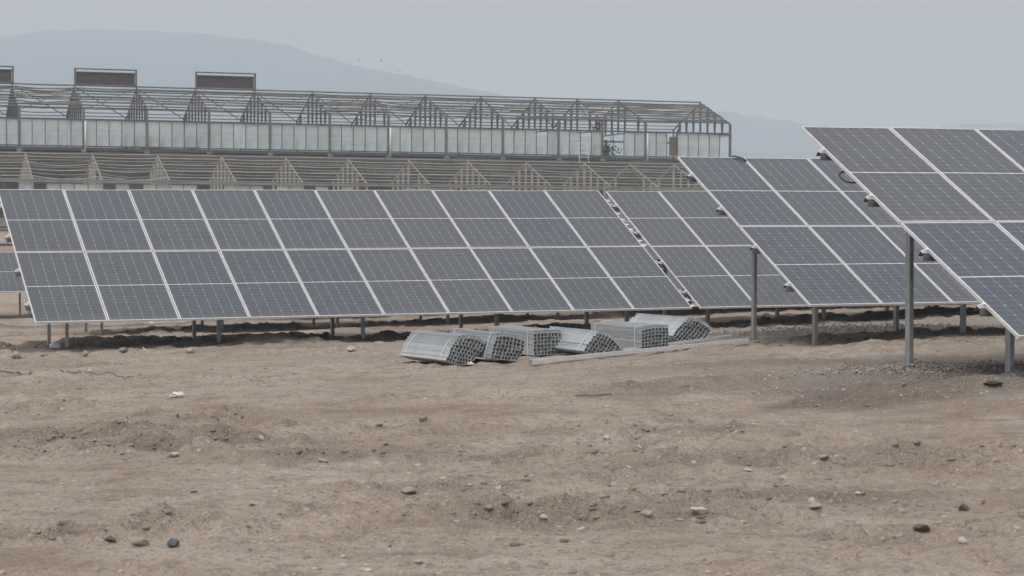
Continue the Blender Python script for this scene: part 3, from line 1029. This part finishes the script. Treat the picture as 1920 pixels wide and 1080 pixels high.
P4 = [-8, -4] + [4.0 * i for i in range(10)]                  # four metre bays
UP = P4 + [39.2, 42.4, 48.8]
vents = [(4.0 * k, 4.0 * k + 4) for k in (-1, 1, 3)]
vents[0] = (-4, 0)
greenhouse('upper derelict glasshouse frame on the terrace with pale dusty glazing and three raised roof vents', _gx, _gy, 6.05, CAMZ + 7.37, CAMZ + 9.12, UP, 10.4, [p for p in UP if p != 48.8] + [48.8], True)
LOW = P4 + [39.2, 42.4, 45.6, 48.8]
greenhouse('lower derelict glasshouse frame with bare rafters and sagging laths, behind the long solar table', -27.94, 119.26, 1.25, CAMZ + 2.56, CAMZ + 4.23, LOW, 10.3, LOW, False)

# retaining wall of the terrace between the two frames
def gl_xy(u, w): return _gx + u * math.cos(GA) - w * math.sin(GA), _gy + u * math.sin(GA) + w * math.cos(GA)


x, y = gl_xy(-30, -.34)
m = MB(); vs = []; fs = []
nx_, nz_ = 160, 12
for j in range(nz_ + 1):
    for i in range(nx_ + 1):
        a_ = i / nx_ * 96; b_ = j / nz_
        n_ = float(fbm(np.array([a_ / 2.2]), np.array([b_ * 2.3]), 3, 77)[0])
        vs.append((a_, -.12 + .25 * n_ - .35 * (1 - b_), .9 + b_ * 5.1 + (.12 * n_ if j == nz_ else 0)))
for j in range(nz_):
    for i in range(nx_):
        k = j * (nx_ + 1) + i
        fs.append((k, k + 1, k + nx_ + 2, k + nx_ + 1))
base = len(vs)
for i in range(nx_ + 1): vs.append((i / nx_ * 96, .42, 6.0))
for i in range(nx_ + 1): vs.append((i / nx_ * 96, .42, .9))
tr0 = nz_ * (nx_ + 1)
for i in range(nx_):
    fs.append((tr0 + i, tr0 + i + 1, base + i + 1, base + i))
    fs.append((base + i, base + i + 1, base + nx_ + 2 + i, base + nx_ + 1 + i))
m.add(vs, fs)
rw = m.build('retaining_wall', M['bank'], None, True)
rw.location = (x, y, 0); rw.rotation_euler = (0, .006, GA); rw.location.z = .36
tag(rw, 'rough grey brown retaining wall along the terrace edge between the two glasshouse frames', 'retaining wall')

# a ladder frame leaning on the glass of the upper glasshouse
x, y = gl_xy(37.7, -.55)
lad = thing('ladder', 'thin pale ladder leaning on the upper glasshouse glazing', 'ladder', (x, y, 5.72), (R(-14), 0, GA))
for q in (-.3, .3): MB().tube([(q * 1.15, 0, 0), (q, 0, 1.55)], .022, 6).build('rail', M['pipe_white'], lad)
for k in range(5): MB().tube([(-.32, 0, .12 + k * .34), (.32, 0, .12 + k * .34)], .016, 6).build('rung', M['pipe_white'], lad)


# ------------------------------------------------------------------ stones
def rock_bm(r_, sub=2, flat=.65, jag=.28):
    bm = bmesh.new()
    bmesh.ops.create_icosphere(bm, subdivisions=sub, radius=.5)
    cuts = [(Vector((r_.uniform(-1, 1), r_.uniform(-1, 1), r_.uniform(-1, 1))).normalized(), r_.uniform(.62, .95) - jag * .2) for _ in range(14)]
    sx, sy = r_.uniform(.85, 1.15), r_.uniform(.65, 1.0)
    o1, o2 = r_.uniform(0, 50), r_.uniform(0, 50)
    for v in bm.verts:
        d = v.co.normalized(); k = 1.0
        for p_, h_ in cuts:
            q = d.dot(p_)
            if q > .05: k = min(k, h_ / q)
        if sub > 2: k += .10 * float(fbm(np.array([d.x * 2.6 + o1 + d.z]), np.array([d.y * 2.6 + d.z * 1.7 + o2]), 3, 7)[0])
        v.co = Vector((d.x * .56 * k * sx, d.y * .56 * k * sy, d.z * .56 * k * flat))
    return bm


def put_rock(label, px, py, wpx, mat, flat=.65, name='rock', cat='rock', jag=.5, sub=3, sink=.2):
    s, t = at_px(px, py)
    x, y = st(s, t)
    z = gz(x, y)
    size = wpx / F * y
    r_ = random.Random(int(px * 7 + py))
    bm = rock_bm(r_, sub, flat, jag)
    me_ = bpy.data.meshes.new(name); bm.to_mesh(me_); bm.free()
    me_.materials.append(M[mat])
    o = link(name, me_)
    o.scale = (size, size, size)
    o.location = (x, y, z + size * flat * .5 * (1 - 2 * sink))
    o.rotation_euler = (r_.uniform(-.15, .15), r_.uniform(-.15, .15), r_.uniform(0, 6))
    tag(o, label, cat, 'rocks lying about the site')
    return o


ROCKS = [
    ('tan boulder at the far left, left of the first pair of posts', 31, 670, 18, 'stone_tan', .75),
    ('low flat grey stone beside the dark strip, right of the leftmost boulder', 83, 668, 17, 'stone_grey', .45),
    ('small rounded stone just right of the first front post', 160, 668, 15, 'stone_tan', .8),
    ('grey stone half buried in the dark strip between the first two post pairs', 232, 661, 21, 'stone_grey', .7),
    ('pale tan boulder just left of the second front post', 358, 663, 19, 'stone_tan', .9),
    ('dark round stone under the long table, left of its third rear post', 610, 631, 16, 'stone_dark', .75),
    ('pale low slab of stone left of the slumped bundle', 660, 657, 22, 'stone_pale', .4),
    ('brown stone in the lower left foreground, largest one near the blue stone', 265, 1024, 36, 'stone_tan', .65),
    ('blackish blue stone in the lower left foreground', 323, 1025, 30, 'stone_blue', .6),
    ('dark clod left of the brown foreground stone', 206, 1016, 26, 'stone_dark', .5),
    ('flat pale stone at the edge of the dug hollow on the left', 325, 857, 26, 'stone_pale', .5),
    ('flat tan stone in the middle foreground, left one of a close pair', 1212, 966, 34, 'stone_tan', .4),
    ('pale elongated stone right of the close pair in the foreground', 1312, 964, 36, 'stone_pale', .5),
    ('rounded pale stone standing in the right foreground, upper of two', 1523, 943, 22, 'stone_pale', .7),
    ('long low stone just below the rounded pale one', 1530, 953, 30, 'stone_tan', .4),
    ('dark earth clod in the lower right corner', 1728, 995, 34, 'stone_dark', .55),
    ('round pale stone below the dark clod in the lower right corner', 1805, 1018, 17, 'stone_pale', .8),
    ('small round tan stone right of the foreground pair, by the right edge', 1843, 945, 14, 'stone_tan', .8),
    ('dark brown clod above the round stone in the lower right', 1806, 957, 22, 'stone_dark', .7),
    ('pale pebble right of the rounded stone in the right foreground', 1609, 929, 13, 'stone_pale', .7),
    ('small squarish pale stone in the lower middle', 1020, 975, 16, 'stone_pale', .8),
    ('broad tan stone at lower middle left of the centre', 765, 925, 34, 'stone_tan', .4),
    ('half buried tan stone in the left middle of the foreground', 1110, 949, 8, 'stone_pale', .6),
    ('small brown stone left of the bundles in the open ground', 712, 799, 18, 'stone_tan', .6),
    ('small pale stone on the stony patch right of centre', 1137, 823, 16, 'stone_pale', .6),
    ('pale stone on the stony patch, right hand neighbour at the patch edge', 1195, 824, 15, 'stone_tan', .7),
    ('brown stone near the right middle, above the rounded pale ones', 1545, 862, 22, 'stone_tan', .5),
    ('small pale stone in the right middle, left of the tall post', 1402, 884, 18, 'stone_pale', .5),
    ('small grey stone beside the gravel heap at the tall right post', 1695, 724, 9, 'stone_grey', .8),
    ('pointed tan stone left of centre in the foreground', 1115, 947, 14, 'stone_tan', .6),
    ('dark round stone by the foot of the mid table', 935, 612, 10, 'stone_dark', .8),
    ('low triangular stone in the left foreground above the brown stone', 475, 948, 24, 'stone_tan', .5),
    ('dark lump of soil beneath the long table, right of its fifth front post', 1108, 625, 9, 'stone_dark', .8),
    ('small flat stone lying on open ground, middle left', 605, 868, 22, 'stone_tan', .4),
]
for q in ROCKS: put_rock(q[0], q[1], q[2], q[3], q[4], q[5])

# clods of dug soil along the strips and heaps of crushed stone: one scatter of small stones nobody could count
def scatter(name, spots, mat, seed, sink=.06):
    nr = np.random.default_rng(seed)
    protos = []
    r_ = random.Random(seed)
    for k in range(7):
        bm = rock_bm(r_, 1 if k else 2, r_.uniform(.32, .6), .42)
        bm.verts.ensure_lookup_table()
        v = np.array([q.co[:] for q in bm.verts]); f = np.array([[w.index for w in fc.verts] for fc in bm.faces])
        protos.append((v, f)); bm.free()
    V, Fc, T = [], [], []
    off = 0
    for (s, t, z, sz, tone) in spots:
        v, f = protos[int(nr.integers(0, 7))]
        a_ = nr.uniform(0, 6.28)
        c_, s_ = math.cos(a_), math.sin(a_)
        x, y = st(s, t)
        q = v * sz
        V.append(np.stack([q[:, 0] * c_ - q[:, 1] * s_ + x, q[:, 0] * s_ + q[:, 1] * c_ + y, q[:, 2] + z + sz * sink], -1))
        Fc.append(f + off); off += len(v)
        T.append(np.tile(np.array([*tone, 1.0]), (len(v), 1)))
    V = np.concatenate(V); Fc = np.concatenate(Fc); T = np.concatenate(T)
    me_ = bpy.data.meshes.new(name)
    me_.vertices.add(len(V)); me_.vertices.foreach_set('co', V.astype(np.float32).ravel())
    me_.loops.add(Fc.size); me_.loops.foreach_set('vertex_index', Fc.astype(np.int32).ravel())
    me_.polygons.add(len(Fc)); me_.polygons.foreach_set('loop_start', np.arange(0, Fc.size, 3, dtype=np.int32))
    me_.update(calc_edges=True)
    ca_ = me_.color_attributes.new('tone', 'FLOAT_COLOR', 'POINT')
    ca_.data.foreach_set('color', T.astype(np.float32).ravel())
    me_.materials.append(mat)
    o = link(name, me_); o['kind'] = 'stuff'
    return o


nr = np.random.default_rng(5)
N = 30000
yq = 8.0 * (46 / 8.0) ** nr.random(N)
xq = (nr.random(N) - .5) * .60 * yq
sq = xq * A2[0] + yq * A2[1]; tq = xq * H2[0] + yq * H2[1]
cl = fbm(sq / 1.5, tq / 1.1, 3, 61) + .5 * fbm(sq / .4, tq / .4, 2, 62)
dq, gq, bq = zones(sq, tq)
keep = nr.random(N) < np.clip(.10 + 1.0 * cl + .75 * gq + .3 * dq, .03, 1)
sq, tq, gq, dq = sq[keep], tq[keep], gq[keep], dq[keep]
zq = ground_z(sq, tq)
sizes = .012 * (1 - nr.random(len(sq))) ** -.36
sizes = np.clip(sizes, .012, .065)
spots = []
for i in range(len(sq)):
    b = nr.uniform(.45, 1.0)
    if gq[i] > .4: tone = (b * .78, b * .82, b * .86)
    elif dq[i] > .5 and nr.random() < .7: tone = (.42 * b, .40 * b, .38 * b)
    else: tone = (b, b * nr.uniform(.9, .97), b * nr.uniform(.8, .93))
    if nr.random() < .05: tone = tuple(q * .5 for q in tone)
    spots.append((sq[i], tq[i], zq[i], sizes[i], tone))
scatter('pebbles', spots, M['pebble'], 3)

nr = np.random.default_rng(15)
spots = []
for (hs_, ht, L, Wd, dep, rot) in HOLES:
    for _ in range(int((260 if hs_ < 4.2 else 110) * L * (Wd + .15) / .3)):
        a_, b_ = nr.normal(0, .62) * L, nr.normal(0, .62) * (Wd + .08)
        s, t = hs_ + a_ * math.cos(rot) - b_ * math.sin(rot), ht + a_ * math.sin(rot) + b_ * math.cos(rot)
        spots.append([s, t, 0, .012 + .06 * nr.random() ** 3, .25])
N = 9000
yq = 8.0 * (46 / 8.0) ** nr.random(N); xq = (nr.random(N) - .5) * .58 * yq
sq = xq * A2[0] + yq * A2[1]; tq = xq * H2[0] + yq * H2[1]
dq, gq, bq = zones(sq, tq)
cl = fbm(sq / .9, tq / .5, 3, 163)
for i in np.nonzero(nr.random(N) < np.clip(.12 + 1.6 * cl + .8 * dq, .04, 1))[0]:
    spots.append([sq[i], tq[i], 0, .012 + (.05 + .07 * dq[i]) * nr.random() ** 3, dq[i]])
for t0, sa, sb, n in ((32.6, 4.2, 20, 1500), (24.4, 14, 24, 900), (40.95, 6, 26, 600)):   # lumps along the dug strips
    for _ in range(n):
        spots.append([nr.uniform(sa, sb), t0 + nr.normal(1.35, .5), 0, .025 + .13 * nr.random() ** 3, .9])
for ps, pt_ in POSTS:                                    # earth thrown up round each driven post
    for _ in range(26):
        spots.append([ps + nr.normal(0, .16), pt_ + nr.normal(0, .13), 0, .02 + .07 * nr.random() ** 2, .6])
zq = ground_z(np.array([q[0] for q in spots]), np.array([q[1] for q in spots]))
for q, z_ in zip(spots, zq):
    b = nr.uniform(.5, .85) * (1 - .45 * q[4])
    q[2] = z_; q[4] = (b * .8, b * .735, b * .67)
scatter('soil_clods', spots, M['pebble'], 8, -.04)

# heaps of crushed grey stone by the posts
spots = []
for (px, py, R1, R2, n, hh) in [(1745, 692, 1.7, .85, 1100, .06), (1560, 618, 3.4, 1.0, 1500, .09), (1330, 612, 1.0, .5, 160, .03), (1850, 640, 1.2, .5, 150, .03)]:
    s0, t0 = at_px(px, py)
    for _ in range(n):
        a_, b_ = nr.normal(0, .45), nr.normal(0, .45)
        s, t = s0 + a_ * R1, t0 + b_ * R2
        hz = hh * math.exp(-(a_ * a_ + b_ * b_) * 1.6)
        b = nr.uniform(.6, 1.1)
        spots.append((s, t, gz_st(s, t) + hz * nr.random(), nr.uniform(.015, .055), (b * .82, b * .84, b * .86)))
scatter('crushed_stone', spots, M['pebble'], 4)

# ------------------------------------------------------------------ litter
def scrap(name, label, cat, px, py, w, h, mat, seed, jag=.35, depth=None):
    s, t = at_px(px, py); x, y = st(s, t)
    r_ = random.Random(seed)
    W_, H_ = w / F * y, h / F * y
    bm = bmesh.new()
    bmesh.ops.create_icosphere(bm, subdivisions=3, radius=.5)
    for v in bm.verts:
        d = v.co.normalized()
        n_ = float(fbm(np.array([d.x * 2.3 + seed]), np.array([d.z * 2.3 + d.y * 1.7]), 3, seed)[0])
        k = 1 + jag * 1.6 * n_
        v.co = Vector((d.x * .5 * W_ * k, d.y * .5 * (depth or W_ * .6) * k, max(-.1 * H_, d.z * H_ * .75 * k + .05 * H_)))
    me_ = bpy.data.meshes.new(name); bm.to_mesh(me_); bm.free()
    me_.materials.append(M[mat])
    o = link(name, me_, None, (x, y, gz(x, y) + .01), (0, 0, .15))
    return tag(o, label, cat)


scrap('plastic_scrap', 'crumpled white plastic scrap on the open ground, lower left of the long table', 'litter', 333, 745, 26, 10, 'plastic_white', 5)
scrap('plastic_bag', 'pale bluish plastic bag behind the first rear post at the left', 'bag', 103, 653, 20, 13, 'plastic_blue', 8, .2)
scrap('plastic_scrap', 'small white scrap under the face of the slumped channel bundle', 'litter', 883, 686, 13, 6, 'plastic_white', 9)
scrap('plastic_sheet', 'crumpled black plastic sheet left of the rightmost post', 'litter', 1863, 724, 34, 6, 'plastic_black', 10, .4)
scrap('plastic_scrap', 'tiny white scrap left of the crumpled plastic, near the hose', 'litter', 168, 697, 6, 4, 'plastic_white', 11)
scrap('plastic_scrap', 'white scrap under the long table between its second and third posts', 'litter', 284, 608, 8, 4, 'plastic_white', 12)


def string(name, label, cat, pix, r, mat):
    pts = []
    for q in pix:
        s, t = at_px(*q); x, y = st(s, t)
        pts.append(Vector((x, y, 0)))
    sm = []
    for i in range(len(pts) - 1):
        for k in range(10):
            p_ = pts[i].lerp(pts[i + 1], k / 10)
            sm.append(Vector((p_.x, p_.y, gz(p_.x, p_.y) + r * .9 + .01)))
    o = MB().tube(sm, r, 6).build(name, M[mat], None, True)
    return tag(o, label, cat)


string('hose', 'dull green hose lying on the ground at the left edge', 'hose', [(-60, 694), (0, 697), (35, 701), (62, 702)], .013, 'hose')
string('cord', 'thin green cord lying on the ground right of the hose', 'cord', [(112, 698), (150, 698), (175, 702), (215, 704), (270, 705)], .007, 'hose')
string('stick', 'thin dry stick on the open ground below the loose beams', 'stick', [(1078, 746), (1100, 745), (1125, 744), (1149, 743)], .008, 'wood')
string('stick', 'short pale stick lying left of centre below the bundles', 'stick', [(786, 794), (803, 789)], .011, 'wood')
string('cord', 'fine pale cord in the dark strip left of the second post pair', 'cord', [(255, 653), (270, 657), (285, 660)], .006, 'strap')


# dark bush growing inside the glasshouse where panes are missing
def bush(label, s, t, z, w, h, n, seed):
    x, y = gl_xy(s, t)
    root = thing('bush', label, 'bush', (x, y, z), (0, 0, AZ))
    r_ = random.Random(seed)
    m = MB()
    for _ in range(n):
        c = Vector((r_.gauss(0, .3) * w, r_.gauss(0, .25) * w, abs(r_.gauss(.45, .25)) * h))
        a_ = Vector((r_.uniform(-1, 1), r_.uniform(-1, 1), r_.uniform(-1, 1))).normalized() * .09
        b_ = a_.cross(Vector((r_.uniform(-1, 1), r_.uniform(-1, 1), r_.uniform(-1, 1)))).normalized() * .05
        m.add([c - a_, c + b_, c + a_, c - b_], [(0, 1, 2, 3)])
    m.build('foliage', M['bush'], root)
    st_ = MB()
    for _ in range(6):
        st_.tube([(0, 0, -.1), (r_.uniform(-.2, .2) * w, r_.uniform(-.2, .2) * w, h * .45), (r_.uniform(-.4, .4) * w, r_.uniform(-.3, .3) * w, h * .8)], [.03, .02, .008], 5)
    st_.build('stem', M['wood'], root)


bush('wide shrub behind the dusty panes under the second roof vent gap', 8.6, 4.2, 6.2, 2.6, 1.3, 900, 6)
bush('small shrub behind the dusty panes left of the rightmost roof vent', 11.6, 4.0, 6.2, 1.3, 1.5, 380, 7)
bush('dark bush growing inside the upper glasshouse behind the missing panes', 40.3, 2.2, 6.1, 1.5, 1.6, 420, 4)

def bird(label, px, py, dist, span, flap):
    c, sn = math.cos(PITCH), math.sin(PITCH)
    u, v = (px - 960) / F, (540 - py) / F
    root = thing('bird', label, 'bird', (dist * u, dist * (c + sn * v), dist * (-sn + c * v) + CAMZ), (0, 0, rng.uniform(-.6, .6)), 'birds in the far sky')
    MB().tube([(0, -.16, .01), (0, -.12, .015), (0, -.04, 0), (0, .05, 0), (0, .16, -.005), (0, .24, 0)], [.008, .03, .045, .042, .022, .006], 7).build('body', M['galvanised_dull'], root, True)
    for k in (-1, 1):
        m = MB()
        pts = [(0, -.07, .02), (0, .06, .02), (k * span * .25, -.07, .02 + flap * .7), (k * span * .25, .05, .02 + flap * .7), (k * span * .5, .02, .02 + flap), (k * span * .5, .05, .02 + flap)]
        m.add([(a, b, z + o) for o in (0, -.008) for a, b, z in pts], [(0, 1, 3, 2), (2, 3, 5, 4), (6, 8, 9, 7), (8, 10, 11, 9), (0, 2, 8, 6), (2, 4, 10, 8), (1, 7, 9, 3), (3, 9, 11, 5), (4, 5, 11, 10)])
        m.build('wing', M['galvanised_dull'], root)
    return root


bird('leftmost of three tiny dark birds flying in front of the hill crest', 673, 113, 210, .34, .07)
bird('middle one of three tiny dark birds flying above the hill slope', 715, 114, 205, .36, .08)
bird('lowest and rightmost of three tiny dark birds over the hill slope', 750, 134, 215, .32, .05)

# ------------------------------------------------------------------ air
hz = MB().box((0, 2300, 113.5), (14000, 14000, 235)).mesh('haze', None)
hm = bpy.data.materials.new('haze'); hm.use_nodes = True
hn = hm.node_tree; hn.nodes.clear()
ho = hn.nodes.new('ShaderNodeOutputMaterial'); hv = hn.nodes.new('ShaderNodeVolumePrincipled')
hv.inputs['Color'].default_value = (.765, .885, .98, 1)
hv.inputs['Density'].default_value = .00072
hv.inputs['Anisotropy'].default_value = .0
hn.links.new(hv.outputs[0], ho.inputs['Volume'])
hz.materials.append(hm)
haze = link('haze', hz); haze['kind'] = 'stuff'
